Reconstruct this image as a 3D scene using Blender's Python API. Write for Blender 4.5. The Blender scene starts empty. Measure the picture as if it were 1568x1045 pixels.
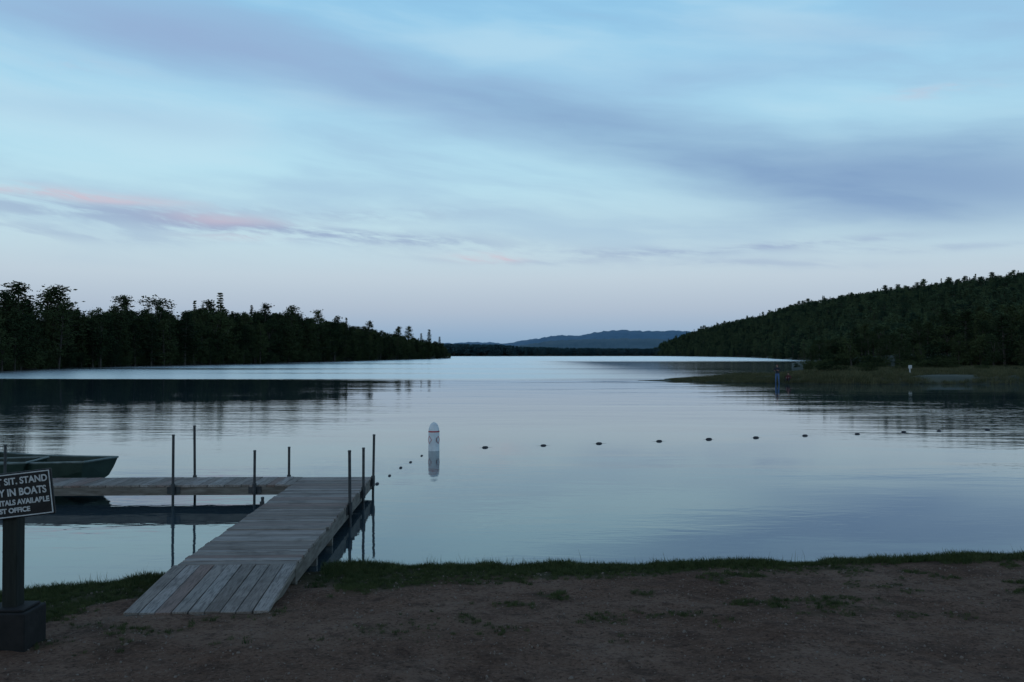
import bpy, math, random
import numpy as np
from mathutils import Vector, Matrix
random.seed(7); RNG=np.random.default_rng(7)
S=bpy.context.scene
F=1358.0; H=2.6; HY=543.0
def col(r,g,b):
    f=lambda c:(c/255/12.92) if c/255<=0.04045 else ((c/255+0.055)/1.055)**2.4
    return (f(r),f(g),f(b),1)
def X(px,D): return (px-784)/F*D
S.view_settings.view_transform='Standard'; S.view_settings.look='None'
S.view_settings.exposure=0; S.view_settings.gamma=1
# ---------------- camera
cam=bpy.data.cameras.new('camera'); camo=bpy.data.objects.new('camera',cam); S.collection.objects.link(camo)
camo.location=(0,0,H); camo.rotation_euler=(math.radians(90.865),0,0)
cam.sensor_width=36; cam.lens=36*F/1568; cam.clip_start=0.1; cam.clip_end=20000; S.camera=camo
# ---------------- node helpers
class NT:
    def __init__(s,tree): s.t=tree; s.n=tree.nodes; s.l=tree.links
    def add(s,ty,**k):
        n=s.n.new(ty)
        for a,b in k.items(): setattr(n,a,b)
        return n
    def put(s,sock,v):
        if hasattr(v,'is_output') : s.l.new(v,sock)
        elif isinstance(v,(int,float)) or isinstance(v,(tuple,list)): sock.default_value=v
        else: s.l.new(v,sock)
    def m(s,op,a,b=0.0,c=None,clamp=False):
        n=s.add('ShaderNodeMath',operation=op,use_clamp=clamp)
        s.put(n.inputs[0],a); s.put(n.inputs[1],b)
        if c is not None: s.put(n.inputs[2],c)
        return n.outputs[0]
    def mix(s,f,a,b,bt='MIX'):
        n=s.add('ShaderNodeMix',data_type='RGBA',blend_type=bt); n.clamp_factor=True
        s.put(n.inputs[0],f); s.put(n.inputs[6],a); s.put(n.inputs[7],b); return n.outputs[2]
    def noise(s,vec,scale,detail=3,rough=.5,dist=0.0):
        n=s.add('ShaderNodeTexNoise'); 
        if vec is not None: s.l.new(vec,n.inputs['Vector'])
        n.inputs['Scale'].default_value=scale; n.inputs['Detail'].default_value=detail
        n.inputs['Roughness'].default_value=rough; n.inputs['Distortion'].default_value=dist
        return n.outputs['Fac']
    def ramp(s,f,stops):
        n=s.add('ShaderNodeValToRGB'); e=n.color_ramp.elements
        while len(e)<len(stops): e.new(0.5)
        for i,(p,c) in enumerate(stops):
            e[i].position=p
            e[i].color=c if len(c)==4 else (*c,1)
        s.put(n.inputs[0],f); return n.outputs[0]
    def mapr(s,v,a,b,c=0.0,d=1.0,sm=True):
        n=s.add('ShaderNodeMapRange'); 
        if sm: n.interpolation_type='SMOOTHSTEP'
        s.put(n.inputs[0],v)
        for i,q in enumerate((a,b,c,d)): s.put(n.inputs[1+i],q)
        return n.outputs[0]
    def comb(s,x,y,z):
        n=s.add('ShaderNodeCombineXYZ'); s.put(n.inputs[0],x); s.put(n.inputs[1],y); s.put(n.inputs[2],z); return n.outputs[0]
    def mapping(s,vec,scale=(1,1,1),rot=(0,0,0)):
        n=s.add('ShaderNodeMapping'); s.l.new(vec,n.inputs[0]); n.inputs['Scale'].default_value=scale; n.inputs['Rotation'].default_value=rot
        return n.outputs[0]
def newmat(name,rough=.8,base=(.2,.2,.2,1),metal=0.0,spec=.3):
    m=bpy.data.materials.new(name); m.use_nodes=True; t=NT(m.node_tree)
    b=m.node_tree.nodes['Principled BSDF']; b.inputs['Base Color'].default_value=base
    b.inputs['Roughness'].default_value=rough; b.inputs['Metallic'].default_value=metal
    b.inputs['Specular IOR Level'].default_value=spec
    return m,t,b
def bump(t,b,h,strength=.5,dist=.02):
    n=t.add('ShaderNodeBump'); n.inputs['Strength'].default_value=strength; n.inputs['Distance'].default_value=dist
    t.l.new(h,n.inputs['Height']); t.l.new(n.outputs[0],b.inputs['Normal'])
def noisy(name,c1,c2,scale=5,rough=.8,bs=.3,bd=.01,metal=0,stretch=(1,1,1),spec=.3):
    m,t,b=newmat(name,rough,metal=metal,spec=spec)
    tc=t.add('ShaderNodeTexCoord').outputs['Object']; v=t.mapping(tc,stretch)
    f=t.noise(v,scale,4,.6)
    t.l.new(t.ramp(f,[(.32,c1),(.68,c2)]),b.inputs['Base Color'])
    if bs: bump(t,b,t.noise(v,scale*3,3,.6),bs,bd)
    return m
# ---------------- world
def world():
    w=bpy.data.worlds.new('World'); S.world=w; w.use_nodes=True; t=NT(w.node_tree); bg=t.n['Background']
    try: w.cycles.sampling_method='MANUAL'; w.cycles.sample_map_resolution=256
    except Exception as ex: print(ex)
    g=t.add('ShaderNodeTexCoord').outputs['Generated']
    sx=t.add('ShaderNodeSeparateXYZ'); t.l.new(g,sx.inputs[0]); x,y,z=sx.outputs
    u0=t.m('ARCTAN2',x,y)
    hyp=t.m('SQRT',t.m('ADD',t.m('MULTIPLY',x,x),t.m('MULTIPLY',y,y)))
    v0=t.m('DIVIDE',z,t.m('MAXIMUM',hyp,.02))
    v0=t.m('MINIMUM',t.m('MAXIMUM',v0,0.0),4.0)
    base=t.ramp(t.m('DIVIDE',v0,2.0,clamp=True),[
      (0.0,col(124,160,190)),(.011,col(146,173,200)),(.025,col(172,188,206)),(.042,col(188,204,217)),
      (.065,col(190,217,228)),(.1,col(180,220,236)),(.15,col(160,208,234)),(.2,col(142,196,230)),
      (.3,col(102,152,196)),(.55,col(70,104,148)),(1.0,col(52,78,116))])
    wv=t.comb(t.m('MULTIPLY',u0,2.2),t.m('MULTIPLY',v0,9.0),0.0)
    w1=t.noise(wv,1.3,2,.5); w2=t.noise(t.mapping(wv,(1,1,1),(0,0,1.2)),1.7,3,.5)
    u=t.m('ADD',u0,t.m('MULTIPLY',t.m('SUBTRACT',w1,.5),.10))
    v=t.m('ADD',v0,t.m('MULTIPLY',t.m('SUBTRACT',w2,.5),.03))
    sv=t.comb(t.m('MULTIPLY',u,2.4),t.m('ADD',t.m('MULTIPLY',v,14.0),t.m('MULTIPLY',u,1.6)),0.3)
    streak=t.noise(sv,1.0,6,.52,.15)
    fine=t.noise(t.mapping(sv,(3.4,3.2,1)),1.7,5,.6,.2)
    def G(px,py,sxp,syp,slope=0.0):
        uu=math.atan((px-784)/F); vv=(HY-py)/F*math.cos(uu)
        du=t.m('SUBTRACT',u,uu); dv=t.m('SUBTRACT',t.m('SUBTRACT',v,vv),t.m('MULTIPLY',du,slope))
        a=t.m('MULTIPLY',du,F/sxp); b=t.m('MULTIPLY',dv,F/syp)
        return t.m('EXPONENT',t.m('MULTIPLY',t.m('ADD',t.m('MULTIPLY',a,a),t.m('MULTIPLY',b,b)),-1.0))
    def S_(*l):
        r=l[0]
        for q in l[1:]: r=t.m('ADD',r,q)
        return r
    def K(a,k): return t.m('MULTIPLY',a,k)
    light=t.mapr(streak,.46,.7)
    lv=t.m('MULTIPLY',light,t.mapr(v0,.07,.16))
    c=t.mix(K(lv,.45),base,col(194,224,238))
    d0=t.m('MULTIPLY',t.mapr(streak,.54,.34),t.mapr(v0,.07,.14))
    c=t.mix(K(d0,.4),c,col(146,176,210))
    mod=t.mapr(streak,.3,.65,1.05,.7); modf=t.mapr(fine,.36,.6,.1,1.1)
    big=S_(K(G(1540,290,340,52,0.0),.85),K(G(1200,250,260,44,-.14),.6),K(G(1500,225,280,45,0),.45),K(G(860,185,260,44,-.18),.5),K(G(620,135,220,36,-.1),.35))
    c=t.mix(t.m('MULTIPLY',big,mod,clamp=True),c,col(120,151,192))
    ul=S_(K(G(420,85,330,50,-.08),.75),K(G(100,30,260,40,0),.45),K(G(650,170,200,30,-.2),.35),K(G(1300,40,250,26,-.1),.4),K(G(1100,110,240,30,0),.4),K(G(200,180,240,22,-.03),.35))
    c=t.mix(t.m('MULTIPLY',ul,mod,clamp=True),c,col(146,174,210))
    low=S_(K(G(40,322,240,18,-.02),.5),K(G(330,342,220,18,-.08),.55),K(G(90,358,150,9,0),.35),K(G(600,362,200,12,-.05),.65),
           K(G(560,325,200,10,0),.35),K(G(1210,376,130,7,.06),.75),K(G(980,388,130,8,-.03),.55),K(G(1150,408,140,7,-.03),.4),K(G(1400,380,150,6,0),.4),K(G(820,398,170,6,0),.3))
    c=t.mix(t.m('MULTIPLY',low,modf,clamp=True),c,col(148,168,200))
    pink=S_(K(G(40,292,150,9,-.02),.42),K(G(330,334,80,9,0),.42),K(G(745,392,50,7,0),.85),K(G(350,360,60,6,0),.35),K(G(1460,138,70,8,0),.3),K(G(170,304,90,7,0),.3),K(G(90,90,100,10,0),.12))
    c=t.mix(t.m('MULTIPLY',pink,modf,clamp=True),c,col(212,190,202))
    sky=t.add('ShaderNodeTexSky',sky_type='NISHITA'); sky.sun_disc=False
    sky.sun_elevation=math.radians(1.0); sky.sun_rotation=math.radians(215)
    ad=t.mix(0.006,c,sky.outputs[0],'ADD')
    t.l.new(ad,bg.inputs[0]); bg.inputs[1].default_value=1.02
world()
sl=bpy.data.lights.new('sun','SUN'); sl.energy=.15; sl.angle=math.radians(12); sl.color=(1,.82,.7)
so=bpy.data.objects.new('sun',sl); S.collection.objects.link(so); so.rotation_euler=(math.radians(66),0,math.radians(-35))
# ---------------- mesh helpers
class MB:
    def __init__(s): s.v=[]; s.f=[]; s.mi=[]
    def box(s,c,size,R=None,mi=0,jit=0):
        i=len(s.v); sx,sy,sz=[q/2 for q in size]
        for a in(-1,1):
            for b in(-1,1):
                for d in(-1,1):
                    p=Vector((a*sx+random.uniform(-jit,jit),b*sy+random.uniform(-jit,jit),d*sz))
                    if R: p=R@p
                    s.v.append(tuple(p+Vector(c)))
        for f in((0,1,3,2),(4,6,7,5),(0,4,5,1),(2,3,7,6),(0,2,6,4),(1,5,7,3)):
            s.f.append([i+k for k in f]); s.mi.append(mi)
    def tube(s,pts,rad,n=10,mi=0,cap=True):
        pts=[Vector(p) for p in pts]; i0=len(s.v)
        for k,p in enumerate(pts):
            d=(pts[min(k+1,len(pts)-1)]-pts[max(k-1,0)]).normalized()
            a=d.cross(Vector((0,0,1))) if abs(d.z)<.95 else d.cross(Vector((1,0,0)))
            a.normalize(); b=d.cross(a)
            for j in range(n):
                t=2*math.pi*j/n; s.v.append(tuple(p+(a*math.cos(t)+b*math.sin(t))*rad[k]))
        for k in range(len(pts)-1):
            for j in range(n):
                s.f.append([i0+k*n+j,i0+k*n+(j+1)%n,i0+(k+1)*n+(j+1)%n,i0+(k+1)*n+j]); s.mi.append(mi)
        if cap:
            s.f.append([i0+j for j in range(n)][::-1]); s.mi.append(mi)
            s.f.append([i0+(len(pts)-1)*n+j for j in range(n)]); s.mi.append(mi)
    def ball(s,c,r,mi=0,n=10,m=7,squash=(1,1,1)):
        i0=len(s.v)
        for a in range(m+1):
            ph=math.pi*a/m
            for b in range(n):
                t=2*math.pi*b/n
                s.v.append((c[0]+r*squash[0]*math.sin(ph)*math.cos(t),c[1]+r*squash[1]*math.sin(ph)*math.sin(t),c[2]+r*squash[2]*math.cos(ph)))
        for a in range(m):
            for b in range(n):
                s.f.append([i0+a*n+b,i0+(a+1)*n+b,i0+(a+1)*n+(b+1)%n,i0+a*n+(b+1)%n]); s.mi.append(mi)
    def obj(s,name,mats,parent=None,smooth=False,bevel=0,link=True):
        me=bpy.data.meshes.new(name); me.from_pydata(s.v,[],s.f)
        for m in mats: me.materials.append(m)
        me.polygons.foreach_set('material_index',s.mi)
        if smooth: me.polygons.foreach_set('use_smooth',[True]*len(s.f))
        me.update(); o=bpy.data.objects.new(name,me)
        if link: S.collection.objects.link(o)
        if parent: o.parent=parent
        if bevel:
            b=o.modifiers.new('bev','BEVEL'); b.width=bevel; b.segments=2; b.limit_method='ANGLE'
        return o
def empty(name,loc=(0,0,0),rz=0):
    e=bpy.data.objects.new(name,None); e.empty_display_size=.2; S.collection.objects.link(e); e.location=loc; e.rotation_euler=(0,0,rz); return e
def h2(ix,iy,seed):
    a=np.sin(ix*127.1+iy*311.7+seed*74.7)*43758.5453; return a-np.floor(a)
def vn(x,y,seed=0):
    ix=np.floor(x);iy=np.floor(y);fx=x-ix;fy=y-iy;fx=fx*fx*(3-2*fx);fy=fy*fy*(3-2*fy)
    return (h2(ix,iy,seed)*(1-fx)+h2(ix+1,iy,seed)*fx)*(1-fy)+(h2(ix,iy+1,seed)*(1-fx)+h2(ix+1,iy+1,seed)*fx)*fy
def fbm(x,y,seed=0,o=4):
    r=0;a=.5
    for k in range(o): r=r+a*(vn(x*2**k,y*2**k,seed+k)-.5); a*=.5
    return r
def gridmesh(name,P,mats,attr=None,smooth=True):
    n,m=P.shape[:2]; me=bpy.data.meshes.new(name)
    idx=np.arange(n*m).reshape(n,m)
    f=np.stack([idx[:-1,:-1],idx[1:,:-1],idx[1:,1:],idx[:-1,1:]],-1).reshape(-1,4)
    me.vertices.add(n*m); me.vertices.foreach_set('co',P.reshape(-1).astype(np.float32))
    me.loops.add(f.size); me.loops.foreach_set('vertex_index',f.reshape(-1).astype(np.int32))
    me.polygons.add(len(f)); me.polygons.foreach_set('loop_start',np.arange(0,f.size,4,dtype=np.int32))
    me.update(calc_edges=True); me.validate()
    if smooth: me.polygons.foreach_set('use_smooth',np.ones(len(f),dtype=bool))
    for k,a in (attr or {}).items():
        at=me.attributes.new(k,'FLOAT','POINT'); at.data.foreach_set('value',a.reshape(-1).astype(np.float32))
    for q in mats: me.materials.append(q)
    o=bpy.data.objects.new(name,me); S.collection.objects.link(o); return o
# ---------------- GN scatter
def scatter(name,pts,scl,rot,idx,coll):
    me=bpy.data.meshes.new(name); n=len(pts); me.vertices.add(n); me.vertices.foreach_set('co',np.asarray(pts,dtype=np.float32).reshape(-1))
    a=me.attributes.new('scl','FLOAT_VECTOR','POINT'); a.data.foreach_set('vector',np.asarray(scl,dtype=np.float32).reshape(-1))
    a=me.attributes.new('rot','FLOAT_VECTOR','POINT'); a.data.foreach_set('vector',np.asarray(rot,dtype=np.float32).reshape(-1))
    a=me.attributes.new('idx','INT','POINT'); a.data.foreach_set('value',np.asarray(idx,dtype=np.int32))
    me.update(); o=bpy.data.objects.new(name,me); S.collection.objects.link(o)
    ng=bpy.data.node_groups.new(name+'_nodes','GeometryNodeTree')
    ng.interface.new_socket('Geometry',in_out='INPUT',socket_type='NodeSocketGeometry')
    ng.interface.new_socket('Geometry',in_out='OUTPUT',socket_type='NodeSocketGeometry')
    N=ng.nodes; L=ng.links; gi=N.new('NodeGroupInput'); go=N.new('NodeGroupOutput')
    mp=N.new('GeometryNodeMeshToPoints'); ip=N.new('GeometryNodeInstanceOnPoints'); ci=N.new('GeometryNodeCollectionInfo')
    ci.inputs['Collection'].default_value=coll; ci.inputs['Separate Children'].default_value=True; ci.inputs['Reset Children'].default_value=True
    def na(nm,ty):
        q=N.new('GeometryNodeInputNamedAttribute'); q.data_type=ty; q.inputs['Name'].default_value=nm
        return [s for s in q.outputs if s.enabled and s.name=='Attribute'][0]
    L.new(gi.outputs[0],mp.inputs[0]); L.new(mp.outputs[0],ip.inputs['Points']); L.new(ci.outputs[0],ip.inputs['Instance'])
    ip.inputs['Pick Instance'].default_value=True
    L.new(na('idx','INT'),ip.inputs['Instance Index']); L.new(na('rot','FLOAT_VECTOR'),ip.inputs['Rotation']); L.new(na('scl','FLOAT_VECTOR'),ip.inputs['Scale'])
    L.new(ip.outputs[0],go.inputs[0]); md=o.modifiers.new('scatter','NODES'); md.node_group=ng
    return o
# ---------------- foliage
def leafmat(name,c1,c2):
    m,t,b=newmat(name,.85,spec=.1); t.n.remove(b); b=t.add('ShaderNodeBsdfDiffuse'); t.l.new(b.outputs[0],t.n['Material Output'].inputs[0])
    oi=t.add('ShaderNodeObjectInfo').outputs['Random']; g=t.add('ShaderNodeTexCoord').outputs['Object']
    n=t.noise(g,.7,1,.5)
    f=t.m('ADD',t.m('MULTIPLY',oi,.65),t.m('MULTIPLY',n,.4))
    t.l.new(t.ramp(f,[(.2,c1),(.8,c2)]),b.inputs['Color']); return m
bark=noisy('bark',(.035,.028,.022,1),(.08,.068,.058,1),4,stretch=(4,4,.6),bs=0)
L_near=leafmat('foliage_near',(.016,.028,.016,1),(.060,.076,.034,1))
L_mid=leafmat('foliage_mid_haze',(.020,.040,.028,1),(.085,.115,.058,1))  # hillside leaves, slight distance haze mixed into the green
L_far=leafmat('foliage_far_haze',(.035,.075,.09,1),(.06,.11,.12,1))  # far-shore leaves, bluish aerial haze painted into the leaf colour
def leaves(rng,C,R,n,size,flat):
    C=np.asarray(C);k=len(C)
    p=rng.normal(size=(k,n,3))*0.5; p[...,2]*=flat
    p=C[:,None,:]+p*np.asarray(R)[:,None,None]; p=p.reshape(-1,3); q=len(p)
    a=rng.normal(size=(q,3)); a/=np.linalg.norm(a,axis=1)[:,None]
    b=rng.normal(size=(q,3)); b-=a*(a*b).sum(1)[:,None]; b/=np.linalg.norm(b,axis=1)[:,None]
    a[:,2]*=.6
    s=size*rng.uniform(.5,1.3,size=(q,1))
    V=np.stack([p-a*s,p+b*s*.55,p+a*s,p-b*s*.55],1).reshape(-1,3)
    Fc=np.arange(q*4).reshape(-1,4); return V,Fc
def treemesh(kind,seed,leafm,name,q=1.0):
    rg=np.random.default_rng(seed); rr=random.Random(seed); mb=MB(); C=[];R=[]
    Ht=10.0; sz=1/math.sqrt(q); N_=lambda n:max(2,int(round(n*q)))
    if kind=='pine':
        lean=rr.uniform(-.3,.3); top=Vector((lean,rr.uniform(-.3,.3),Ht*.97))
        mb.tube([(0,0,-1),(lean*.3,0,4),(lean*.7,0,7.5),top],[.2,.15,.09,.02],6)
        z=rr.uniform(1.4,2.4)
        while z<9.6:
            t=max(0,(z-1.8)/8.0); Lb=(2.3*(1-t)**.7+.45)*(.75 if t<.15 else 1)
            for k in range(rr.randint(4,7)):
                an=rr.uniform(0,6.28); l=Lb*rr.uniform(.4,1.2); d=Vector((math.cos(an),math.sin(an),0))
                st=Vector((lean*z/10,0,z)); up=rr.uniform(.1,.4)*l
                en=st+d*l+Vector((0,0,up)); mb.tube([st,en],[.05,.015],3,cap=False)
                m=max(2,int(l*2.4))
                for j in range(m):
                    f=.25+.75*(j+.5)/m; p=st.lerp(en,f)+Vector((rr.gauss(0,.16),rr.gauss(0,.16),rr.gauss(.05,.1))); C.append(tuple(p)); R.append(rr.uniform(.4,.72))
            z+=rr.uniform(.42,.85)*(1-.3*t)
        for k in range(4): C.append(tuple(top+Vector((rr.gauss(0,.15),rr.gauss(0,.15),-.25*k)))); R.append(.35)
        V,Fc=leaves(rg,C,R,N_(12),.165*sz,.5)
    elif kind=='spruce':
        mb.tube([(0,0,-1),(0,0,Ht*.95)],[.17,.015],6); z=.8; wid=rr.uniform(1.4,1.9)
        while z<9.9:
            t=z/10; Lb=wid*(1-t)**.85+.06
            for k in range(7):
                an=rr.uniform(0,6.28); l=Lb*rr.uniform(.6,1.15); m=max(1,int(l*3.0))
                for j in range(m):
                    f=(j+.6)/m*l; C.append((f*math.cos(an),f*math.sin(an),z-f*.22+rr.gauss(0,.05))); R.append(.3*(1-t*.5))
            z+=.33
        V,Fc=leaves(rg,C,R,N_(7),.165*sz,.5)
    elif kind=='leafy':
        mb.tube([(0,0,-1),(.1,0,3),(0,.1,7)],[.2,.13,.05],6)
        nl=rr.randint(11,16)
        for k in range(nl):
            an=rr.uniform(0,6.28); zz=rr.uniform(2.2,8.9); rad=2.1*math.sin(math.pi*min(1,(zz-1)/9.0))**.6*rr.uniform(.3,1)
            c=Vector((rad*math.cos(an),rad*math.sin(an),zz)); mb.tube([(0,0,zz*.6),c],[.06,.02],3,cap=False)
            br=rr.uniform(.8,1.4)
            for j in range(20):
                dv=Vector((rr.gauss(0,1),rr.gauss(0,1),rr.gauss(0,.8))).normalized()*br*rr.uniform(.55,1); C.append(tuple(c+dv)); R.append(rr.uniform(.3,.5))
        V,Fc=leaves(rg,C,R,N_(8),.17*sz,.7)
    elif kind=='shrub':
        for k in range(9):
            c=Vector((rr.gauss(0,2.0),rr.gauss(0,1.5),rr.uniform(1,7))); 
            mb.tube([(c.x*.4,c.y*.4,-1),c],[.07,.02],3,cap=False)
            for j in range(20):
                dv=Vector((rr.gauss(0,1),rr.gauss(0,1),rr.gauss(0,1.1))).normalized()*rr.uniform(1,2.1); C.append(tuple(c+dv)); R.append(rr.uniform(.4,.7))
        V,Fc=leaves(rg,C,R,N_(9),.27*sz,.8)
    n0=len(mb.v); v=mb.v+[tuple(q) for q in V]; f=mb.f+[[int(i)+n0 for i in q] for q in Fc]
    me=bpy.data.meshes.new(name); me.from_pydata(v,[],f); me.materials.append(bark); me.materials.append(leafm)
    mi=np.zeros(len(f),dtype=np.int32); mi[len(mb.f):]=1; me.polygons.foreach_set('material_index',mi); me.update(); return me
KINDS=[('pine',1),('pine',2),('pine',3),('spruce',4),('spruce',5),('leafy',6),('leafy',7),('leafy',8),('shrub',9),('shrub',10)]
def protos(tag,lm,q=1.0):
    c=bpy.data.collections.new('protos_'+tag); L=[]
    for i,(k,s) in enumerate(KINDS):
        me=treemesh(k,s,lm,f'{tag}_{i:02d}_{k}',q); o=bpy.data.objects.new(f'{tag}_{i:02d}_{k}',me); c.objects.link(o); L.append(me)
    return c,L
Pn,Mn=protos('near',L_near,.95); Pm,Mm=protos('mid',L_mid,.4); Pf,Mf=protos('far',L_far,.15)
floor=noisy('forest_floor',(.012,.018,.010,1),(.03,.04,.02,1),.2,bs=0)
def strip(cols,rows,prof):
    cols=np.array(cols,float); pxs=np.linspace(cols[0,0],cols[-1,0],90)
    P=np.zeros((90,rows,3))
    for i,px in enumerate(pxs):
        a,b,zb=[np.interp(px,cols[:,0],cols[:,k]) for k in(1,2,3)]
        for j in range(rows):
            t=j/(rows-1); D=a+(b-a)*t; P[i,j]=((px-784)/F*D,D,prof(t)*zb-(.6 if j==0 else -.15))
    return P
def pick(P,n,rng):
    a=P[:-1,:-1];b=P[1:,:-1];c=P[:-1,1:];d=P[1:,1:]
    e1=(b-a);e2=(c-a)
    ar=np.abs(e1[...,0]*e2[...,1]-e1[...,1]*e2[...,0]).reshape(-1); pr=ar/ar.sum()
    k=rng.choice(len(pr),size=n,p=pr); i,j=np.unravel_index(k,a.shape[:2]); s=rng.random((n,1));t=rng.random((n,1))
    return a[i,j]*(1-s)*(1-t)+b[i,j]*s*(1-t)+c[i,j]*(1-s)*t+d[i,j]*s*t
def pxof(p): return 784+F*p[:,0]/p[:,1]
def plant(name,pts,h,idx,coll,wide=(.8,1.15)):
    n=len(pts); s=h/10; w=s*RNG.uniform(*wide,size=n); scl=np.stack([w,w,s],1)
    rot=np.stack([RNG.normal(0,.03,n),RNG.normal(0,.03,n),RNG.uniform(0,6.28,n)],1)
    return scatter(name,pts,scl,rot,idx,coll)
ss=lambda t:t*t*(3-2*t)
# left wooded shore
lc=[(-900,70,130,3),(-500,85,150,3),(-200,105,180,3),(0,131,210,3),(130,172,250,3),(300,215,300,3),(400,252,340,3),(520,330,420,3),(600,420,500,2.5),(660,520,580,2),(690,590,630,.6)]
PL=strip(lc,10,lambda t:ss(min(1,t*1.6)))
gridmesh('wooded_shore',PL,[floor])
envx=[-900,0,25,60,85,120,150,185,210,240,262,290,330,360,400,440,470,500,530,560,600,640,665,680,692]
envy=[350,464,450,478,456,472,479,464,479,463,480,474,470,478,476,478,486,488,494,500,510,518,522,526,545]
p=pick(PL,1100,RNG); px=pxof(p); h=(HY-np.interp(px,envx,envy))/F*p[:,1]+H-p[:,2]
h=np.maximum(h*RNG.uniform(.68,1.02,len(p)),2.5)
idx=RNG.choice([0,1,2,3,4,5,6,7],size=len(p),p=[.16,.16,.15,.08,.08,.13,.12,.12])
def edge(P,n,inset=.08):
    i=RNG.integers(0,P.shape[0]-1,n); s=RNG.random((n,1)); t=RNG.random((n,1))*inset
    a=P[i,1]*(1-s)+P[i+1,1]*s; b=P[i,-1]*(1-s)+P[i+1,-1]*s; q=a*(1-t)+b*t; q[:,2]=.1; return q
q=edge(PL,650); q[:,:2]*=.965
q2=edge(PL,480); q2[:,:2]*=.975
hq=RNG.uniform(2.,5.5,len(q)); iq=RNG.choice([8,9,6],size=len(q))
hm=(HY-np.interp(pxof(q2),envx,envy))/F*q2[:,1]+H; hq2=hm*RNG.uniform(.45,.92,len(q2)); iq2=RNG.choice([3,4,5,6,7,0,1],size=len(q2))
k=pxof(q)<684; k2=pxof(q2)<682
plant('lakeshore_forest',np.concatenate([p,q[k],q2[k2]]),np.concatenate([h,hq[k],hq2[k2]]),np.concatenate([idx,iq[k],iq2[k2]]),Pn,(.85,1.25))
def Dsh(px): return np.interp(px,[c[0] for c in lc],[c[1] for c in lc])
for i,(px_,ty,dd,ki,wd) in enumerate([(30,432,12,0,1.3),(88,439,14,1,1.5),(70,444,20,2,1.2),(190,453,10,2,1.3),(240,454,12,6,1.2),(298,461,12,3,.9),(337,449,8,3,1.3),(322,460,20,2,1),(385,468,10,4,1),(445,468,8,0,1.1),(487,476,10,1,1),(140,464,14,7,1.1),(610,500,8,0,.9),(625,500,4,2,.9),(657,505,0,3,1.7),(673,516,6,3,1.5),(515,484,8,0,.9),(565,492,10,2,.9),(8,446,10,2,1.2),(405,466,16,1,1),(645,511,3,3,1.4),(530,487,6,3,1)]):
    D=Dsh(px_)+dd; hh=(HY-ty)/F*D+H-.8
    o=bpy.data.objects.new('leafy_tree' if ki in(6,7) else 'pine_tree',Mn[ki]); S.collection.objects.link(o); o.location=(X(px_,D),D,.8); s=hh/9.8
    o.scale=(s*wd,s*wd,s); o.rotation_euler=(0,0,i*1.7)
# right hill
hc=[(985,1500,1700,541),(1020,1300,1550,523),(1048,1150,1500,512),(1075,1020,1420,504),(1130,800,1250,489),(1215,420,1050,472),(1300,300,900,458),(1400,240,800,446),(1568,190,700,426),(1900,160,650,392),(2400,150,600,380)]
hc=[(a,b,c,max(1,(HY-d)/F*c+H-11)) for a,b,c,d in hc]
PH=strip(hc,26,lambda t:ss(min(1,t))**.8)
PH[...,2]+=fbm(PH[...,0]/90,PH[...,1]/90,3)*12*np.linspace(0,1,26)[None,:]*.6
back=PH[:,-1:,:].copy(); back[...,1]*=1.25; back[...,0]*=1.25; back[...,2]*=.6
gridmesh('forested_hill',np.concatenate([PH,back],1),[floor])
p=pick(PH,10500,RNG); h=RNG.uniform(7.0,11.5,len(p)); tl=RNG.random(len(p))<.06; h[tl]*=1.3; h[pxof(p)<1010]*=.6
idx=RNG.choice([0,1,2,3,4,5,6,7],size=len(p),p=[.08,.08,.08,.14,.14,.16,.16,.16]); idx[tl]=RNG.choice([0,1,3,4],size=tl.sum())
e=edge(PH,1100,.03); he=RNG.uniform(4,9,len(e)); ie=RNG.choice([5,6,7,8,9,3],size=len(e))
kk=pxof(e)>1000
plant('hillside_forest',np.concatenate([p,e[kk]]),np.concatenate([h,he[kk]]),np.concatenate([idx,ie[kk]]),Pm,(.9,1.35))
# right near bank trees
rc=[(1212,150,190,.6),(1260,140,200,1.5),(1400,132,200,2.5),(1568,125,200,3),(1900,105,190,4),(2600,80,160,4)]
PR=strip(rc,8,lambda t:ss(min(1,t*1.5))); gridmesh('wooded_bank',PR,[floor])
p=pick(PR,360,RNG); ex=[1212,1230,1270,1320,1400,1500,1568,2600]; ey=[550,538,524,515,500,492,484,400]
h=(HY-np.interp(pxof(p),ex,ey))/F*p[:,1]+H; h*=RNG.uniform(.6,1.1,len(p)); idx=RNG.choice([3,5,6,7,0,8],size=len(p))
e=edge(PR,420,.1); he=RNG.uniform(1.5,4,len(e)); he[pxof(e)<1260]*=.6; ie=RNG.choice([8,9],size=len(e))
plant('bank_forest',np.concatenate([p,e]),np.concatenate([h,he]),np.concatenate([idx,ie]),Pn,(.9,1.4))
# far tree line
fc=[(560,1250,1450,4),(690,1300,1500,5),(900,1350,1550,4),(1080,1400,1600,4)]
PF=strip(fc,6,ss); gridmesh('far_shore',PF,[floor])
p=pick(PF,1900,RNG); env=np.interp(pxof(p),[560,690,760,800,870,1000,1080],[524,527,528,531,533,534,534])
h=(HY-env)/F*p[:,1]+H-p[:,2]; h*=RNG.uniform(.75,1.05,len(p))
plant('far_shore_forest',p,h,RNG.integers(0,8,len(p)),Pf,(1.3,2.0))
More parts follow.
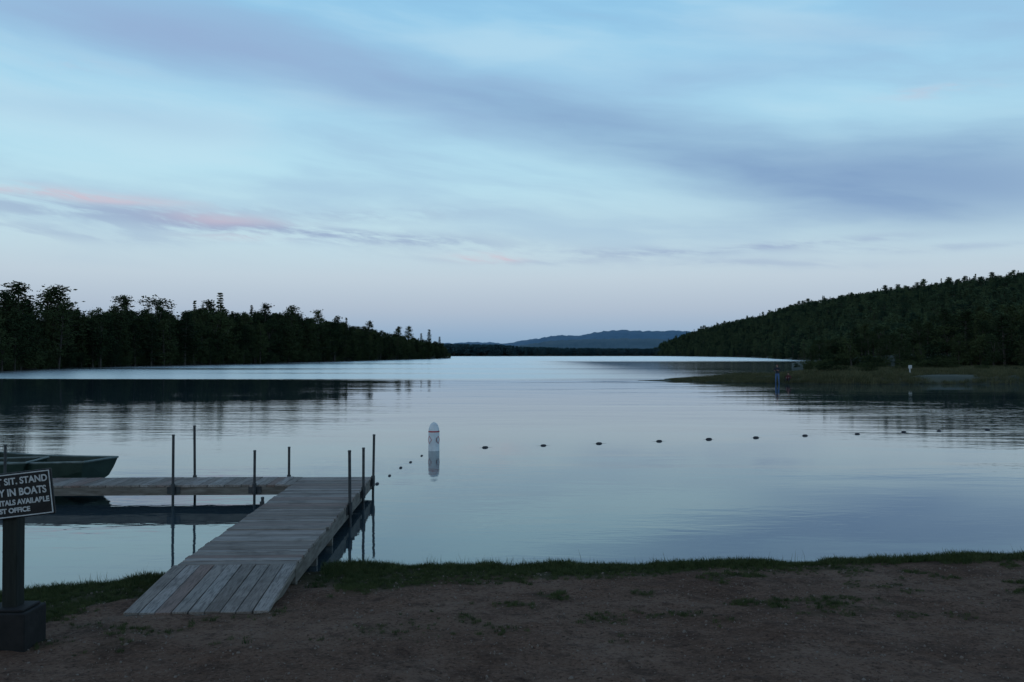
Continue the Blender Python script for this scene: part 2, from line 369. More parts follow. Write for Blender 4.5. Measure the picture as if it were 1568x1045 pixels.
# far hills
def hills(name,pts,D,c1,c2,depth=700):
    xs=np.linspace(pts[0][0],pts[-1][0],260); ys=np.interp(xs,[a for a,b in pts],[b for a,b in pts])
    P=np.zeros((260,14,3)); top=(HY-ys)/F*D+H
    k=np.ones(9)/9; top=np.convolve(np.pad(top,4,mode='edge'),k,'valid')
    for j in range(14):
        t=j/13; Dj=D-depth*(1-t); P[:,j,0]=(xs-784)/F*Dj; P[:,j,1]=Dj
        P[:,j,2]=top*ss(t)**.8+fbm(xs/7.0,np.full(260,j*2.3),11,4)*D*.0035*(t>.05) - (3 if j==0 else 0)
    gridmesh(name,P,[noisy(name+'_haze_mat',c1,c2,.01,bs=0)])  # bluish base colours stand in for aerial haze over the hills
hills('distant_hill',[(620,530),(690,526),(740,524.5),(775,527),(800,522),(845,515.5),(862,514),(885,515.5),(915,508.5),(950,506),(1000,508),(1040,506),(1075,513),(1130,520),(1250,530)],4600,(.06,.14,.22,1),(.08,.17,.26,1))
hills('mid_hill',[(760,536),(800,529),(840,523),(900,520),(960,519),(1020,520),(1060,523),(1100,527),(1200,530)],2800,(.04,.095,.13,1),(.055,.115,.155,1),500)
# ---------------- ground
SX=[-3000,-60,-25,-14,-9,-5.4,-4.17,-2.24,.91,3.35,6.57,14,40,100,3000]; SY=[-200,2,6,7.6,8.3,9.35,10.15,10.72,10.72,10.93,11.35,12.4,14,18,60]
def shore(x): return np.interp(x,SX,SY)+fbm(x*1.1,x*0+3.3,5,3)*.3+fbm(x*3.7,x*0+1.3,6,3)*.12
def gz(x,y):
    d=shore(x)-y
    land=.06*np.clip(d/.25,0,1)+.055*np.clip(d,0,40)
    bed=np.where(d<0,-.02+.16*d,0); bed=np.maximum(bed,-2.5)
    z=np.where(d>0,land,bed)
    fade=1-np.clip((np.abs(x)-20)/30,0,1)
    z=z+(fbm(x*.5,y*.5,21)*.10+fbm(x*2.6,y*2.6,31,4)*.06*np.clip(d/.8,0,1)+fbm(x*6,y*6,35,3)*.035*np.clip(d/.8,0,1))*fade*np.clip(d+.3,0,1)
    return z
def axis(lo,hi,st,far_lo,far_hi):
    a=list(np.arange(lo,hi,st)); s=st
    while a[-1]<far_hi: s*=1.22; a.append(a[-1]+s)
    b=[lo]; s=st
    while b[0]>far_lo: s*=1.22; b.insert(0,b[0]-s)
    return np.array(b[:-1]+a)
gx=axis(-8,9,.045,-5000,5000); gy=axis(4.5,13,.035,-400,6000)
XX,YY=np.meshgrid(gx,gy,indexing='ij'); ZZ=gz(XX,YY)
d=shore(XX)-YY
def grassmask(x,y):
    d=shore(x)-y; n=fbm(x*1.3,y*1.3,41)*1.4; n2=fbm(x*.35,y*.35,47)
    wid=.55+.85*np.exp(-((x+1.4)/1.1)**2)+.35*np.exp(-((x-.8)/1.3)**2)+np.clip((-x-3.4),0,1)*2.4+n*.8+n2*.9
    m=np.clip((wid-d)/.5,0,1)*np.clip((d+.25)/.15,0,1)
    patch=np.clip((n-.1)*4,0,1)*np.exp(-((x+3.4)/1.8)**2-((y-7.2)/.9)**2)
    patch2=.7*np.clip((fbm(x*2.2,y*2.2,91)-.14)*12,0,1)*np.clip((3.6-d)/2,0,1)
    return np.clip(m+patch+patch2,0,1)
GM=grassmask(XX,YY); WET=np.clip(1-d/.45,0,1)
m,t,b=newmat('sandy_ground',.95,spec=.06)
tc=t.add('ShaderNodeTexCoord').outputs['Object']
f1=t.noise(tc,.8,5,.65,.5); f2=t.noise(tc,28,4,.75); f3=t.noise(tc,5,5,.65); f4=t.noise(tc,1.9,4,.7)
c=t.ramp(f1,[(.32,(.115,.062,.042,1)),(.5,(.165,.096,.067,1)),(.68,(.22,.138,.10,1))])
c=t.mix(t.mapr(f4,.5,.7,0,.65),c,(.075,.042,.030,1))
c=t.mix(t.mapr(f2,.52,.74,0,.55),c,(.30,.21,.165,1)); c=t.mix(t.mapr(f2,.49,.32,0,.85),c,(.032,.018,.014,1))
c=t.mix(t.mapr(f3,.5,.68,0,.6),c,(.06,.035,.026,1))
ga=t.add('ShaderNodeAttribute',attribute_name='grass').outputs['Fac']; gw=t.add('ShaderNodeAttribute',attribute_name='wet').outputs['Fac']
c=t.mix(t.m('MULTIPLY',ga,.85),c,t.ramp(f3,[(.3,(.020,.024,.010,1)),(.7,(.05,.056,.024,1))]))
c=t.mix(t.m('MULTIPLY',gw,.7),c,(.025,.02,.015,1))
t.l.new(c,b.inputs['Base Color'])
hh=t.m('ADD',t.m('MULTIPLY',f3,1.0),t.m('MULTIPLY',f2,.4)); bump(t,b,hh,1.0,.08)
gridmesh('ground',np.stack([XX,YY,ZZ],-1),[m],{'grass':GM,'wet':WET})
# ---------------- water
m=bpy.data.materials.new('lake_water'); m.use_nodes=True; t=NT(m.node_tree); t.n.remove(t.n['Principled BSDF']); out=t.n['Material Output']
tc=t.add('ShaderNodeTexCoord').outputs['Object']; sp=t.add('ShaderNodeSeparateXYZ'); t.l.new(tc,sp.inputs[0]); wx,wy,_=sp.outputs
pn=t.noise(t.mapping(tc,(.006,.035,1)),1.0,3,.55)
zone=t.mapr(t.m('ADD',wy,t.m('MULTIPLY',t.m('SUBTRACT',pn,.5),50)),84,100)
zone=t.m('MULTIPLY',zone,t.mapr(wx,30,-5,.15,1.0))
far=t.mapr(wy,260,420)
zone=t.m('MAXIMUM',zone,far)
zone=t.m('MULTIPLY',zone,t.mapr(pn,.32,.5,.5,1))
rough=t.m('ADD',.02,t.m('MULTIPLY',zone,.24))
rough=t.m('ADD',rough,t.m('MULTIPLY',t.mapr(wy,50,25),t.m('MULTIPLY',t.mapr(wy,12,28),.03)))
n1=t.noise(t.mapping(tc,(.5,1.6,1),(0,0,.25)),1.0,2,.5,.4); n2=t.noise(t.mapping(tc,(2.2,5.5,1),(0,0,-.3)),1.0,2,.55,.3)
n3=t.noise(t.mapping(tc,(.09,.3,1),(0,0,.1)),1.0,2,.5)
calm=t.mapr(t.noise(t.mapping(tc,(.07,.2,1),(0,0,.35)),1.0,2,.5),.4,.62,.25,1.1)
breeze=t.m('MULTIPLY',t.mapr(wy,22,32),t.mapr(wy,55,40)); breeze=t.m('MULTIPLY',breeze,t.m('MAXIMUM',t.mapr(wx,-3,-10),t.mapr(wx,12,20)))
hgt=t.m('ADD',t.m('ADD',t.m('MULTIPLY',n1,.45),t.m('MULTIPLY',n2,.18)),t.m('MULTIPLY',n3,.6))
hgt=t.m('MULTIPLY',hgt,t.m('ADD',calm,t.m('MULTIPLY',breeze,1.8)))
bp=t.add('ShaderNodeBump'); bp.inputs['Strength'].default_value=1.0; bp.inputs['Distance'].default_value=.0105; t.l.new(hgt,bp.inputs['Height'])
gl=t.add('ShaderNodeBsdfAnisotropic'); t.l.new(rough,gl.inputs['Roughness']); gl.inputs['Color'].default_value=(.95,.985,.99,1); t.l.new(bp.outputs[0],gl.inputs['Normal'])
df=t.add('ShaderNodeBsdfDiffuse'); df.inputs['Color'].default_value=(.035,.055,.065,1)
fr=t.add('ShaderNodeFresnel'); fr.inputs['IOR'].default_value=2.3
mx=t.add('ShaderNodeMixShader'); t.l.new(fr.outputs[0],mx.inputs[0]); t.l.new(df.outputs[0],mx.inputs[1]); t.l.new(gl.outputs[0],mx.inputs[2]); t.l.new(mx.outputs[0],out.inputs[0])
P=np.array([[[-5000,-300,0],[-5000,6000,0]],[[5000,-300,0],[5000,6000,0]]],float); gridmesh('lake_water',P[:, :],[m])
# ---------------- grass
def grassmat(name,c1,c2):
    m,t,b=newmat(name,.7,spec=.15); oi=t.add('ShaderNodeObjectInfo').outputs['Random']
    t.l.new(t.ramp(oi,[(0,c1),(1,c2)]),b.inputs['Base Color']); return m
Gm=grassmat('grass_blades',(.024,.042,.012,1),(.082,.095,.036,1)); Gs=grassmat('marsh_grass',(.035,.045,.02,1),(.12,.11,.055,1))
def tuft(nb,h,w,spread,mat,seed,name,coll):
    r=random.Random(seed); V=[];Fc=[]
    for i in range(nb):
        a=r.uniform(0,6.28); bx=r.gauss(0,spread); by=r.gauss(0,spread); hh=h*r.uniform(.45,1.15); ln=r.uniform(.1,.6)*hh; an=r.uniform(0,6.28)
        dx,dy=math.cos(a)*w/2,math.sin(a)*w/2; k=len(V)
        for s,(zz,l,ww) in enumerate([(-.1,0,1),(.55,.3,.8),(1,1,.1)]):
            cx=bx+math.cos(an)*ln*l; cy=by+math.sin(an)*ln*l; V+= [(cx-dx*ww,cy-dy*ww,zz*hh),(cx+dx*ww,cy+dy*ww,zz*hh)]
        Fc+=[[k,k+1,k+3,k+2],[k+2,k+3,k+5,k+4]]
    me=bpy.data.meshes.new(name); me.from_pydata(V,[],Fc); me.materials.append(mat); coll.objects.link(bpy.data.objects.new(name,me))
Cg=bpy.data.collections.new('tufts')
for i in range(4): tuft(24,.088,.008,.035,Gm,i,f'a_tuft{i}',Cg)
tuft(5,.17,.006,.04,Gm,9,'b_tall0',Cg); tuft(3,.24,.005,.05,Gm,10,'b_tall1',Cg)
n=170000; gx_=RNG.uniform(-7.5,9,n); gy_=shore(gx_)-RNG.uniform(-.2,3.8,n); gm=grassmask(gx_,gy_); dd=shore(gx_)-gy_
nn=fbm(gx_*3,gy_*3,61); keep=RNG.random(n)<gm*(.26+nn*.7+.5*np.exp(-(dd/.2)**2))
underramp=(gx_>-3.7)&(gx_<-2.2)&(gy_>8.1)
keep&=~underramp
gx_,gy_,dd=gx_[keep],gy_[keep],dd[keep]; n=len(gx_)
edgeb=np.exp(-(dd/.25)**2); sc=RNG.uniform(.45,1.0,n)*(.42+.8*edgeb)*(1+fbm(gx_*1.7,gy_*0,66)*1.6)
id_=RNG.integers(0,4,n); tall=(RNG.random(n)<.014*edgeb*(1+3*np.exp(-((gx_+.6)/.9)**2)+3*np.exp(-((gx_+4.9)/.8)**2))); id_[tall]=RNG.integers(4,6,tall.sum()); sc[tall]=RNG.uniform(.6,1.1,tall.sum())
scatter('shore_grass',np.stack([gx_,gy_,gz(gx_,gy_)],1),np.stack([sc]*3,1),np.stack([np.zeros(n),np.zeros(n),RNG.uniform(0,6.28,n)],1),id_,Cg)
# pebbles
Cp=bpy.data.collections.new('pebble_protos'); pm=noisy('pebble',(.09,.062,.05,1),(.28,.22,.18,1),30,bs=0)
for i in range(3):
    mb=MB(); mb.ball((0,0,0),1,n=7,m=5,squash=(1,.75,.55)); mb.v=[tuple(c*random.uniform(.85,1.15) for c in q) for q in mb.v]
    o=mb.obj(f'peb{i}',[pm],link=False,smooth=True); Cp.objects.link(o)
n=6000; a=RNG.uniform(-6,8,n); b_=RNG.uniform(4.5,10.6,n); k=(shore(a)-b_)>.3; a=a[k];b_=b_[k]; n=len(a); s=RNG.gamma(2,.0022,n)+.003; s=np.minimum(s,.022)
scatter('pebbles',np.stack([a,b_,gz(a,b_)+.002],1),np.stack([s]*3,1),RNG.uniform(0,6,(n,3)),RNG.integers(0,3,n),Cp)
# ---------------- grassy spit
spm=noisy('spit_turf',(.018,.024,.012,1),(.06,.058,.03,1),.35,bs=0)
xs=np.linspace(12,140,220); P=np.zeros((220,40,3))
def spit_edges(x):
    near=np.interp(x,[12,14,20,30,45,70,140],[88.5,87,81.5,78,78,80,70]); farr=np.interp(x,[12,14,20,27,34,45,60,140],[88.6,89.2,93,97,104,135,135,130]); return near,farr
def spit_z(x,y):
    a,b=spit_edges(x); w=(b-a); t=np.clip((y-a)/np.maximum(w,.1),0,1)
    e=np.clip(np.minimum(y-a,(b-y))/2.6,0,1); hm=np.interp(x,[12,14,19,25,35,140],[.05,.08,.2,.5,.6,.8])
    return hm*e**.6+ -.12*(e<=0)+ (fbm(x*.3,y*.3,71)*.3)*e
for i,x in enumerate(xs):
    a,b=spit_edges(x); a+=fbm(np.array(x*.25),np.array(1.0),5)*1.6; P[i,:,0]=x; P[i,:,1]=a-.3+(b-a+.6)*np.linspace(0,1,40)**1.4; P[i,:,2]=spit_z(np.full(40,x),P[i,:,1])
gridmesh('grassy_spit',P,[spm])
Cs=bpy.data.collections.new('marsh_tufts')
for i in range(4): tuft(20,.36,.03,.22,Gs,20+i,f'm{i}',Cs)
n=15000; a=RNG.uniform(15.5,75,n); e0,e1=spit_edges(a); b_=e0+RNG.random(n)**1.3*np.minimum(e1-e0,55); z=spit_z(a,b_); nz=fbm(a*.2,b_*.2,81); sc=RNG.uniform(.4,1.1,n)*np.interp(a,[15,22,35],[.3,.6,1])*(1+nz*2); k=nz>-.14
scatter('spit_grass',np.stack([a,b_,z],1)[k],np.stack([sc]*3,1)[k],np.stack([np.zeros(n),np.zeros(n),RNG.uniform(0,6.28,n)],1)[k],RNG.integers(0,4,n)[k],Cs)
# low bushes on the spit
n=46; a=RNG.uniform(34,75,n); b_=RNG.uniform(93,122,n); e0,e1=spit_edges(a); b_=np.minimum(b_,e1-2); hb=RNG.uniform(.5,1.7,n)
plant('spit_shrubs',np.stack([a,b_,spit_z(a,b_)],1),hb*1.3,RNG.choice([8,9],size=n),Pn,(1.2,2.2))
# ---------------- dock
def woodmat(name,c1,c2,c3):
    m,t,b=newmat(name,.8,spec=.2); g=t.add('ShaderNodeNewGeometry').outputs['Random Per Island']; tc=t.add('ShaderNodeTexCoord').outputs['Object']
    at=t.add('ShaderNodeAttribute',attribute_name='along').outputs['Fac']
    va=t.mapping(tc,(3,60,60)); vb=t.mapping(tc,(60,3,60))
    na=t.noise(va,1,4,.65); nb=t.noise(vb,1,4,.65); gr=t.add('ShaderNodeMix',data_type='FLOAT'); t.l.new(at,gr.inputs[0]); t.l.new(na,gr.inputs[2]); t.l.new(nb,gr.inputs[3]); gr=gr.outputs[0]
    blot=t.noise(tc,2.5,5,.65)
    c=t.ramp(g,[(0,c1),(.35,c2),(.7,c3),(.85,(.25,.165,.135,1)),(1,c2)]); c=t.mix(t.mapr(gr,.42,.68,0,.65),c,(.075,.056,.048,1)); c=t.mix(t.mapr(blot,.48,.7,0,.5),c,(.10,.078,.066,1))
    t.l.new(c,b.inputs['Base Color']); bump(t,b,gr,.6,.006); return m
W1=woodmat('weathered_planks',(.20,.16,.135,1),(.275,.23,.20,1),(.36,.315,.285,1)); W2=noisy('stringer_wood',(.09,.074,.06,1),(.20,.175,.15,1),3,stretch=(1,1,6))
STL=noisy('galvanised_pipe',(.03,.032,.034,1),(.07,.072,.075,1),12,.5,metal=.3,bs=0)
dock=empty('boat_dock',(-2.97,9.6,0),math.radians(2.17)); TZ=.34
def planks(name,items,alongv,R=None):
    mb=MB(); 
    for (c,sz,rz,tilt) in items: mb.box(c,sz,Matrix.Rotation(rz,3,'Z')@Matrix.Rotation(tilt,3,'X'))
    o=mb.obj(name,[W1],dock,bevel=.003); at=o.data.attributes.new('along','FLOAT','POINT'); at.data.foreach_set('value',[1.0 if alongv else 0.0]*len(o.data.vertices)); return o
it=[]; v=.07
while v<6.83:
    it.append(((random.gauss(0,.006),v,TZ-.018+random.gauss(0,.0025)),(1.27+random.uniform(-.016,.016),.135,.036),random.gauss(0,.004),random.gauss(0,.012))); v+=.1445
planks('deck_planks',it,False)
it=[]; u=-.712
while u>-8.0:
    it.append(((u,6.37+random.gauss(0,.006),TZ-.018+random.gauss(0,.002)),(.136,1.0+random.uniform(-.012,.012),.036),random.gauss(0,.003),0)); u-=.1445
planks('arm_planks',it,True)
yb=-1.37; zb=.215; sl_=math.atan2(TZ-zb,-yb); L=math.hypot(yb,TZ-zb); mb=MB(); Rr=Matrix.Rotation(sl_,3,'X'); nb=9; wv=1.33/nb
for i in range(nb):
    u=-.665+wv*(i+.5)-.01; ex=random.uniform(-.015,.015)
    mb.box(Vector((u,(yb-.01)/2+ex,(TZ+zb)/2-.016+random.gauss(0,.002))),(wv-.011,L-.03,.034),Matrix.Rotation(random.gauss(0,.004),3,'Z')@Rr)
o=mb.obj('ramp_planks',[W1],dock,bevel=.003); at=o.data.attributes.new('along','FLOAT','POINT'); at.data.foreach_set('value',[1.0]*len(o.data.vertices))
mb=MB()
for u in(-.62,0,.61): mb.box((u,yb/2,(TZ+zb)/2-.034-.05),(.04,L-.05,.095),Rr)
mb.box((-.01,yb+.02,zb-.06),(1.3,.05,.07))
for u in(-.605,0,.605): mb.box((u,3.43,TZ-.036-.095-.002),(.045,6.82,.19))
mb.box((0,6.865,TZ-.14),(1.27,.04,.2))
for vv in np.arange(.05,6.8,1.1): mb.box((-.3,vv,TZ-.13),(.555,.04,.14)); mb.box((.3,vv,TZ-.13),(.555,.04,.14))
for v_ in(5.905,6.835): mb.box((-4.35,v_,TZ-.038-.07),(7.35,.045,.14))
mb.box((-4.35,6.37,TZ-.12),(7.3,.04,.12)); mb.box((-8.05,6.37,TZ-.11),(.04,.97,.14))
for (u,v_,zlo) in[(.575,.12,-.2),(-.575,.12,-.2),(.575,1.35,-.5),(-.575,1.35,-.5),(.575,2.5,-.8),(-.575,2.5,-.8)]: mb.box((u-.0,v_,(TZ-.04+zlo)/2),(.09,.09,TZ-.04-zlo))
mb.obj('stringers_and_posts',[W2],dock,bevel=.004)
mb=MB()
for (u,v_,zt,br) in[(.67,3.8,1.13,-1),(.67,5.35,1.01,-1),(.67,6.72,1.11,-1),(-2.66,5.84,1.2,2),(-1.27,5.84,.92,2),(-5.5,5.84,1.04,2),(-2.62,6.9,1.27,-2),(-.9,6.9,.87,-2),(-7.4,6.9,1.2,-2),(-.67,3.9,.42,1)]:
    tx=random.gauss(0,.012); ty=random.gauss(0,.012)
    mb.tube([(u-tx,v_-ty,-1.1),(u+tx,v_+ty,zt)],[.023,.023],12); mb.tube([(u+tx,v_+ty,zt-.004),(u+tx,v_+ty,zt+.02)],[.028,.024],12)
    mb.tube([(u,v_,TZ-.16),(u,v_,TZ+.03)],[.036,.036],12)
    if abs(br)==1: mb.box((u-.035*(1 if u>0 else -1),v_,TZ-.09),(.014,.2,.13))
    else: mb.box((u,v_+(.035 if br>0 else -.035),TZ-.09),(.22,.014,.12))
mb.obj('support_pipes',[STL],dock,smooth=False)
# ---------------- jon boats
BH=noisy('boat_hull_paint',(.009,.024,.017,1),(.02,.042,.031,1),3,.55,spec=.4,bs=0); BG=noisy('boat_gunwale',(.09,.12,.11,1),(.17,.2,.19,1),6,.5,metal=.2,bs=0); BI=noisy('boat_interior',(.012,.022,.017,1),(.025,.04,.03,1),4,.6,bs=0)
def jon(loc,rz,L=3.4,B=1.3,D=.62):
    e=empty('rowing_boat',loc,rz); n=16
    def sect(t,off):
        bm=B/2*(1 if t<.5 else 1-.26*((t-.5)/.5)**1.8); zb=0 if t<.7 else .30*((t-.7)/.3)**1.6; zt=D+ .05*max(0,(t-.4)/.6)**2+.03*max(0,(.3-t)/.3); x=-L/2+L*t
        bm-=off; zb+=off; bb=bm*.78
        return [(x+(.12*(t>.99)),-bm,zt),(x+(.05*(t>.99)),-bm*.93,zb+(zt-zb)*.5),(x,-bb,zb+.03),(x,-bb*.8,zb),(x,bb*.8,zb),(x,bb,zb+.03),(x+(.05*(t>.99)),bm*.93,zb+(zt-zb)*.5),(x+(.12*(t>.99)),bm,zt)]
    for nm,off,mat in(('hull',0,BH),('inner_hull',.02,BI)):
        mb=MB(); 
        for i in range(n+1):
            t=i/n
            if off: t=.01+.975*t
            mb.v+=sect(t,off)
        for i in range(n):
            for j in range(7):
                q=[i*8+j,(i+1)*8+j,(i+1)*8+j+1,i*8+j+1]; mb.f.append(q if not off else q[::-1]); mb.mi.append(0)
        mb.f.append([0,1,2,3,4,5,6,7]); mb.mi.append(0); mb.f.append([n*8+k for k in range(8)][::-1]); mb.mi.append(0)
        mb.obj(nm,[mat],e)
    mb=MB(); rim=[Vector(sect(i/n,.01)[0]) for i in range(n+1)]+[Vector(sect(i/n,.01)[7]) for i in range(n,-1,-1)]; rim.append(rim[0]); mb.tube(rim,[.022]*len(rim),6)
    mb.obj('gunwale',[BG],e)
    mb=MB()
    for s in(.5,.32):
        for sg in(1,-1):
            pts=[]
            for i in range(n+1):
                q=sect(i/n,0); a=Vector(q[0]); b=Vector(q[2]); p=b.lerp(a,1-s); p.y*=-sg; pts.append(p)
            mb.tube(pts,[.013]*len(pts),5)
    mb.obj('hull_strakes',[BH],e)
    mb=MB()
    for t in(.12,.45,.8):
        w=abs(sect(t,.03)[1][1])*2*.99; mb.box((-L/2+L*t,0,D*.62),(.3,w,.03)); mb.box((-L/2+L*t,0,D*.33+.05),(.26,w*.85,.5*D))
    mb.box((-L/2-.03,0,D*.75),(.04,.5,.28))
    mb.obj('bench_seats',[BI],e,bevel=.005); return e
jon((-9.42,17.45,-.08),math.radians(-16),L=3.0,B=1.25); jon((-10.8,16.98,-.1),math.radians(4),L=3.1)
# ---------------- sign
sg=empty('warning_sign',(-4.07,7.2,0)); blk=noisy('sign_black',(.008,.008,.009,1),(.016,.016,.017,1),9,.5); wht=noisy('sign_white',(.40,.40,.40,1),(.58,.58,.58,1),20,.6)
gz0=float(gz(np.array([-4.07]),np.array([7.2]))[0])
pw=noisy('sign_post_wood',(.008,.010,.008,1),(.022,.026,.022,1),5,stretch=(5,5,.5)); cb=noisy('planter_base',(.008,.008,.008,1),(.02,.018,.018,1),7)
mb=MB(); mb.box((-.01,.085,(1.62+gz0)/2+.1),(.12,.12,1.42-gz0)); mb.obj('post',[pw],sg,bevel=.006)
mb=MB(); mb.box((-.01,.085,gz0+.12),(.37,.34,.34)); mb.box((-.01,.085,gz0+.302),(.31,.28,.022)); mb.obj('base_block',[cb],sg,bevel=.012)
bd=bpy.data.objects.new('board_mount',None); S.collection.objects.link(bd); bd.parent=sg; bd.location=(0.0,0,1.455); bd.rotation_euler=(0,math.radians(-6.5),math.radians(3))
mb=MB(); mb.box((0,0,0),(.70,.02,.37)); mb.obj('board',[blk],bd,bevel=.004)
mb=MB()
for z in(.17,-.17): mb.box((0,-.012,z),(.675,.004,.008))
for x in(.3335,-.3335): mb.box((x,-.012,0),(.008,.004,.332))
mb.obj('border',[wht],bd)
for i,(s,w,hh,z,xl) in enumerate([('DO NOT SIT, STAND',.63,.070,.112,0),('OR PLAY IN BOATS',.61,.066,.022,-.005),('BOAT RENTALS AVAILABLE',.63,.048,-.058,0),('AT POST OFFICE',.40,.044,-.122,-.04)]):
    cu=bpy.data.curves.new(f'text_{i}','FONT'); cu.body=s; cu.align_x='CENTER'; cu.align_y='CENTER'; cu.size=hh*1.4; cu.offset=.0024; cu.extrude=.0012
    o=bpy.data.objects.new(f'lettering_{i+1}',cu); S.collection.objects.link(o); o.parent=bd; o.data.materials.append(wht); bpy.context.view_layer.update()
    o.rotation_euler=(math.radians(90),0,0); o.location=(xl,-.0125,z); o.scale=(w/max(o.dimensions.x,.01),hh/.98/max(o.dimensions.y,.01)*.92,1)
# ---------------- buoy
bw=noisy('buoy_white',(.55,.56,.58,1),(.72,.73,.74,1),6,.5,bs=0); br_=noisy('buoy_red',(.35,.04,.05,1),(.45,.07,.07,1),6,.5,bs=0); bdk=noisy('buoy_dark',(.03,.03,.03,1),(.05,.05,.05,1),6,bs=0)
by=empty('swim_buoy',(-2.11,24.0,0)); mb=MB()
prof=[(-.5,.15,0),(.0,.15,0),(.50,.15,0),(.501,.152,1),(.54,.150,1),(.541,.147,0),(.60,.138,0),(.65,.122,0),(.70,.10,0),(.735,.075,0),(.755,.04,0)]
for a,b in zip(prof[:-1],prof[1:]): mb.tube([(0,0,a[0]),(0,0,b[0])],[a[1],b[1]],20,mi=1 if a[2] and b[2] else 0,cap=False)
mb.tube([(0,0,.75),(0,0,.768)],[.04,.02],10)
o=mb.obj('shell',[bw,br_],by,smooth=True)
mb=MB()
for an in(-.6,0.9,2.5,3.9):
    for k in range(4):
        pts=[]
        for s in range(5):
            f=s/4; q=[(0,.1),(.075,0),(0,-.1),(-.075,0),(0,.1)]; a=q[k]; b=q[k+1]; dx=a[0]+(b[0]-a[0])*f; dz=a[1]+(b[1]-a[1])*f
            th=an+dx/.15; pts.append((.153*math.cos(th),.153*math.sin(th),.30+dz))
        mb.tube(pts,[.006]*5,5,mi=0)
for s in(0,1,2): mb.box((.085,-.128,.35-s*.05),(.04,.02,.014),mi=1)
mb.obj('hazard_marks',[br_,bdk],by)
# ---------------- float line
fl=empty('swim_float_line'); fm=noisy('float_dark',(.02,.02,.025,1),(.05,.045,.05,1),8,.5,bs=0); rp=noisy('rope',(.10,.10,.10,1),(.2,.2,.19,1),50,bs=0)
def W(px,py): D=H*F/(py-HY); return Vector((X(px,D),D,0))
right=[W(*q) for q in[(743,685.5),(832,682.5),(917,679.5),(1009,676),(1085,673),(1157,670.5),(1232,667.5),(1312,665),(1383,662),(1437,660.5),(1511,658.5),(1600,656),(1700,653)]]
left=[W(*q) for q in[(646,698),(629,708),(614,716.5),(597,728.5),(578,741)]]
B0=Vector((-2.11,24,0)); mb=MB()
for ch in(right,left):
    pr=B0
    for p_ in ch:
        d_=(p_-pr).normalized(); mb.tube([pr+Vector((0,0,.003)),(pr+p_)/2+Vector((0,0,-.02)),p_+Vector((0,0,.003))],[.004]*3,5,mi=1)
        s=(.75 if ch is right else .5)*random.uniform(.85,1.15)
        mb.tube([p_-d_*.13*s+Vector((0,0,.0)),p_-d_*.09*s+Vector((0,0,.0)),p_,p_+d_*.09*s,p_+d_*.13*s],[.02*s,.055*s,.065*s,.055*s,.02*s],10)
        pr=p_
mb.obj('floats_and_rope',[fm,rp],fl,smooth=True)
# ---------------- people
skin=noisy('skin',(.28,.16,.12,1),(.36,.22,.17,1),8,bs=0); hair=noisy('hair',(.015,.01,.008,1),(.03,.022,.016,1),30,bs=0)
jeans=noisy('blue_jeans',(.04,.08,.17,1),(.08,.14,.26,1),20,bs=0); shirt=noisy('dark_shirt',(.015,.015,.022,1),(.03,.03,.04,1),20,bs=0); red=noisy('maroon_shirt',(.07,.02,.025,1),(.11,.03,.035,1),20,bs=0); shoe=noisy('shoes',(.02,.02,.02,1),(.05,.05,.05,1),20,bs=0)
def person(name,loc,rz,J,E,Rd,mats,classify,scale=1):
    e=empty(name,loc,rz); e.scale=(scale,)*3
    keys=list(J); me=bpy.data.meshes.new('sk'); me.from_pydata([J[k] for k in keys],[(keys.index(a),keys.index(b)) for a,b in E],[])
    o=bpy.data.objects.new('sk',me); S.collection.objects.link(o); o.modifiers.new('s','SKIN'); sv=me.skin_vertices[0].data
    for i,k in enumerate(keys): sv[i].radius=Rd[k] if isinstance(Rd[k],tuple) else (Rd[k],Rd[k]); sv[i].use_root=(k=='pelvis')
    ss_=o.modifiers.new('u','SUBSURF'); ss_.levels=2
    dg=bpy.context.evaluated_depsgraph_get(); m2=bpy.data.meshes.new_from_object(o.evaluated_get(dg)); bpy.data.objects.remove(o)
    m2.materials.clear()
    for q in mats: m2.materials.append(q)
    for p in m2.polygons: p.use_smooth=True; p.material_index=classify(p.center)
    b=bpy.data.objects.new('body',m2); S.collection.objects.link(b); b.parent=e
    hd=Vector(J['head']); mb=MB(); mb.ball(hd+Vector((0,.015,.03)),.108,n=14,m=10,squash=(.92,1.05,1.08)); mb.obj('hair',[hair],e,smooth=True)
    mb=MB(); mb.ball(hd+Vector((0,-.035,-.015)),.09,n=14,m=10,squash=(.85,.9,1.2)); mb.tube([hd+Vector((0,-.105,.02)),hd+Vector((0,-.135,-.02)),hd+Vector((0,-.112,-.028))],[.008,.016,.01],6)
    for s in(-1,1): mb.ball(hd+Vector((s*.085,0,-.005)),.024,n=8,m=5,squash=(.4,.8,1.2)); mb.ball(hd+Vector((s*.03,-.108,.02)),.009,mi=1,n=6,m=4)
    mb.box(hd+Vector((0,-.108,-.06)),(.045,.012,.008),mi=1)
    mb.obj('face',[skin,hair],e,smooth=True)
    mb=MB()
    for s in('l','r'):
        h_=Vector(J['hand_'+s]); f_=(h_-Vector(J['wrist_'+s])).normalized(); side=f_.cross(Vector((0,1,.2))).normalized()
        for k,(o_,l_) in enumerate([(-.03,.06),(-.01,.075),(.01,.08),(.03,.07)]):
            a=h_+side*o_; mb.tube([a-f_*.02,a+f_*l_*.5,a+f_*l_*.9+Vector((0,-.018,0))],[.011,.01,.007],6)
        a=h_-side*.035-f_*.04; mb.tube([a,a-side*.03+f_*.02,a-side*.035+f_*.05],[.013,.011,.008],6)
    mb.obj('fingers',[skin],e,smooth=True); return e
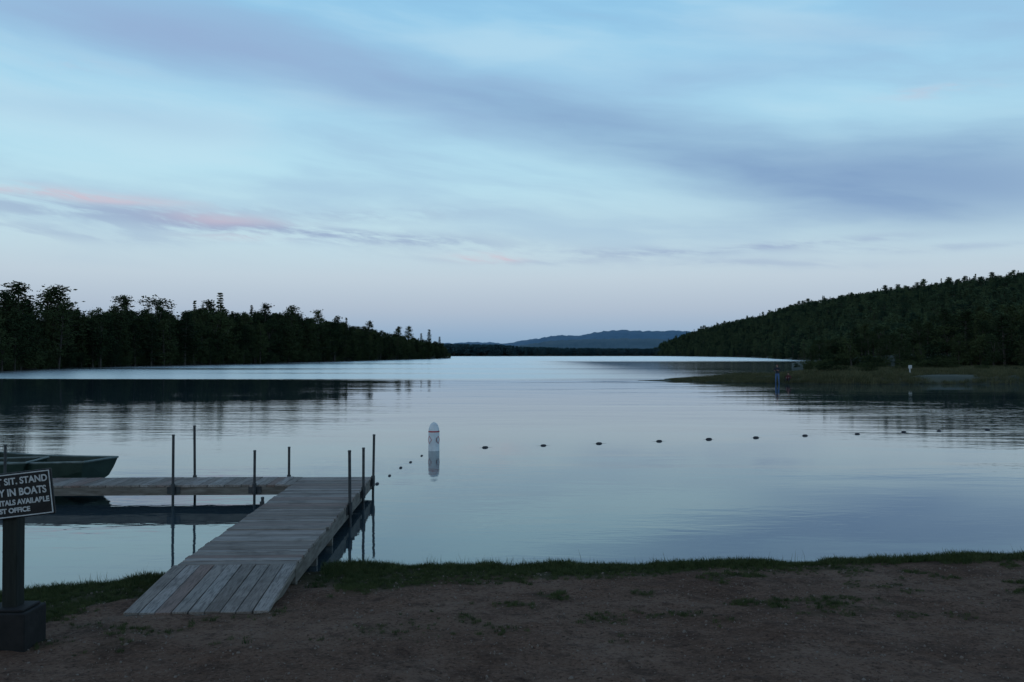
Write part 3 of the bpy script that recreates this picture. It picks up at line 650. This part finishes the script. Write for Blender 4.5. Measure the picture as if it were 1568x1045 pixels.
J={'pelvis':(0,0,.95),'waist':(0,0,1.08),'chest':(0,.01,1.3),'neck':(0,0,1.48),'head':(0,-.01,1.63),'crown':(0,0,1.70),
 'hip_l':(.1,0,.9),'knee_l':(.13,-.03,.5),'ankle_l':(.15,.02,.09),'toe_l':(.17,-.16,.04),'hip_r':(-.1,0,.9),'knee_r':(-.12,-.02,.5),'ankle_r':(-.14,.02,.09),'toe_r':(-.16,-.16,.04),
 'sh_l':(.19,0,1.42),'el_l':(.29,-.04,1.15),'wrist_l':(.17,-.24,1.2),'hand_l':(.11,-.3,1.24),'sh_r':(-.19,0,1.42),'el_r':(-.31,.02,1.15),'wrist_r':(-.2,-.2,1.17),'hand_r':(-.13,-.28,1.22)}
E=[('pelvis','waist'),('waist','chest'),('chest','neck'),('neck','head'),('head','crown'),('pelvis','hip_l'),('hip_l','knee_l'),('knee_l','ankle_l'),('ankle_l','toe_l'),('pelvis','hip_r'),('hip_r','knee_r'),('knee_r','ankle_r'),('ankle_r','toe_r'),('chest','sh_l'),('sh_l','el_l'),('el_l','wrist_l'),('wrist_l','hand_l'),('chest','sh_r'),('sh_r','el_r'),('el_r','wrist_r'),('wrist_r','hand_r')]
Rd={'pelvis':(.15,.11),'waist':(.14,.1),'chest':(.17,.12),'neck':.055,'head':.09,'crown':.06}
for s in 'lr': Rd.update({'hip_'+s:.09,'knee_'+s:.065,'ankle_'+s:.042,'toe_'+s:.04,'sh_'+s:.065,'el_'+s:.045,'wrist_'+s:.03,'hand_'+s:.035})
def cl(c):
    if c.z<.08: return 3
    if c.z<.96: return 1
    if c.z>1.49: return 2
    if c.y<-.2: return 2
    return 0
px_,D_=1190,79.6; zz=float(spit_z(np.array([X(px_,D_)]),np.array([D_]))[0])
person('standing_person',(X(px_,D_),D_,zz-.01),math.radians(-35),J,E,Rd,[shirt,jeans,skin,shoe],cl,1.06)
dz=-.8
J2={k:(v[0],v[1],v[2]+dz) for k,v in J.items() if k not in('knee_l','knee_r','ankle_l','ankle_r','toe_l','toe_r','hip_l','hip_r')}
for k,s in(('l',1),('r',-1)): J2.update({'hip_'+k:(.1*s,-.03,.13),'knee_'+k:(.15*s,-.38,.42),'ankle_'+k:(.14*s,-.52,.08),'toe_'+k:(.15*s,-.68,.05)})
def cl2(c):
    if c.z>.69: return 2
    if c.z<.07 and c.y<-.45: return 3
    if c.y<-.2 and .35<c.z<.5 and abs(c.x)<.12: return 2
    if c.z<.2 or c.y<-.28: return 1
    return 0
px_,D_=1207,80.2; zz=float(spit_z(np.array([X(px_,D_)]),np.array([D_]))[0])
person('sitting_person',(X(px_,D_),D_,zz-.01),math.radians(-30),J2,E,Rd,[red,shirt,skin,shoe],cl2,.85)
px_,D_=1393,90.0; x=X(px_,D_); zz=float(spit_z(np.array([x]),np.array([D_]))[0])
mk=empty('marker_post',(x,D_,zz)); mb=MB(); mb.box((0,0,.45),(.1,.1,1.0)); mb.box((0,-.065,.82),(.36,.03,.34)); mb.box((0,-.05,.2),(.2,.03,.14)); mb.obj('post_and_panel',[wht],mk,bevel=.01)
print('DONE')
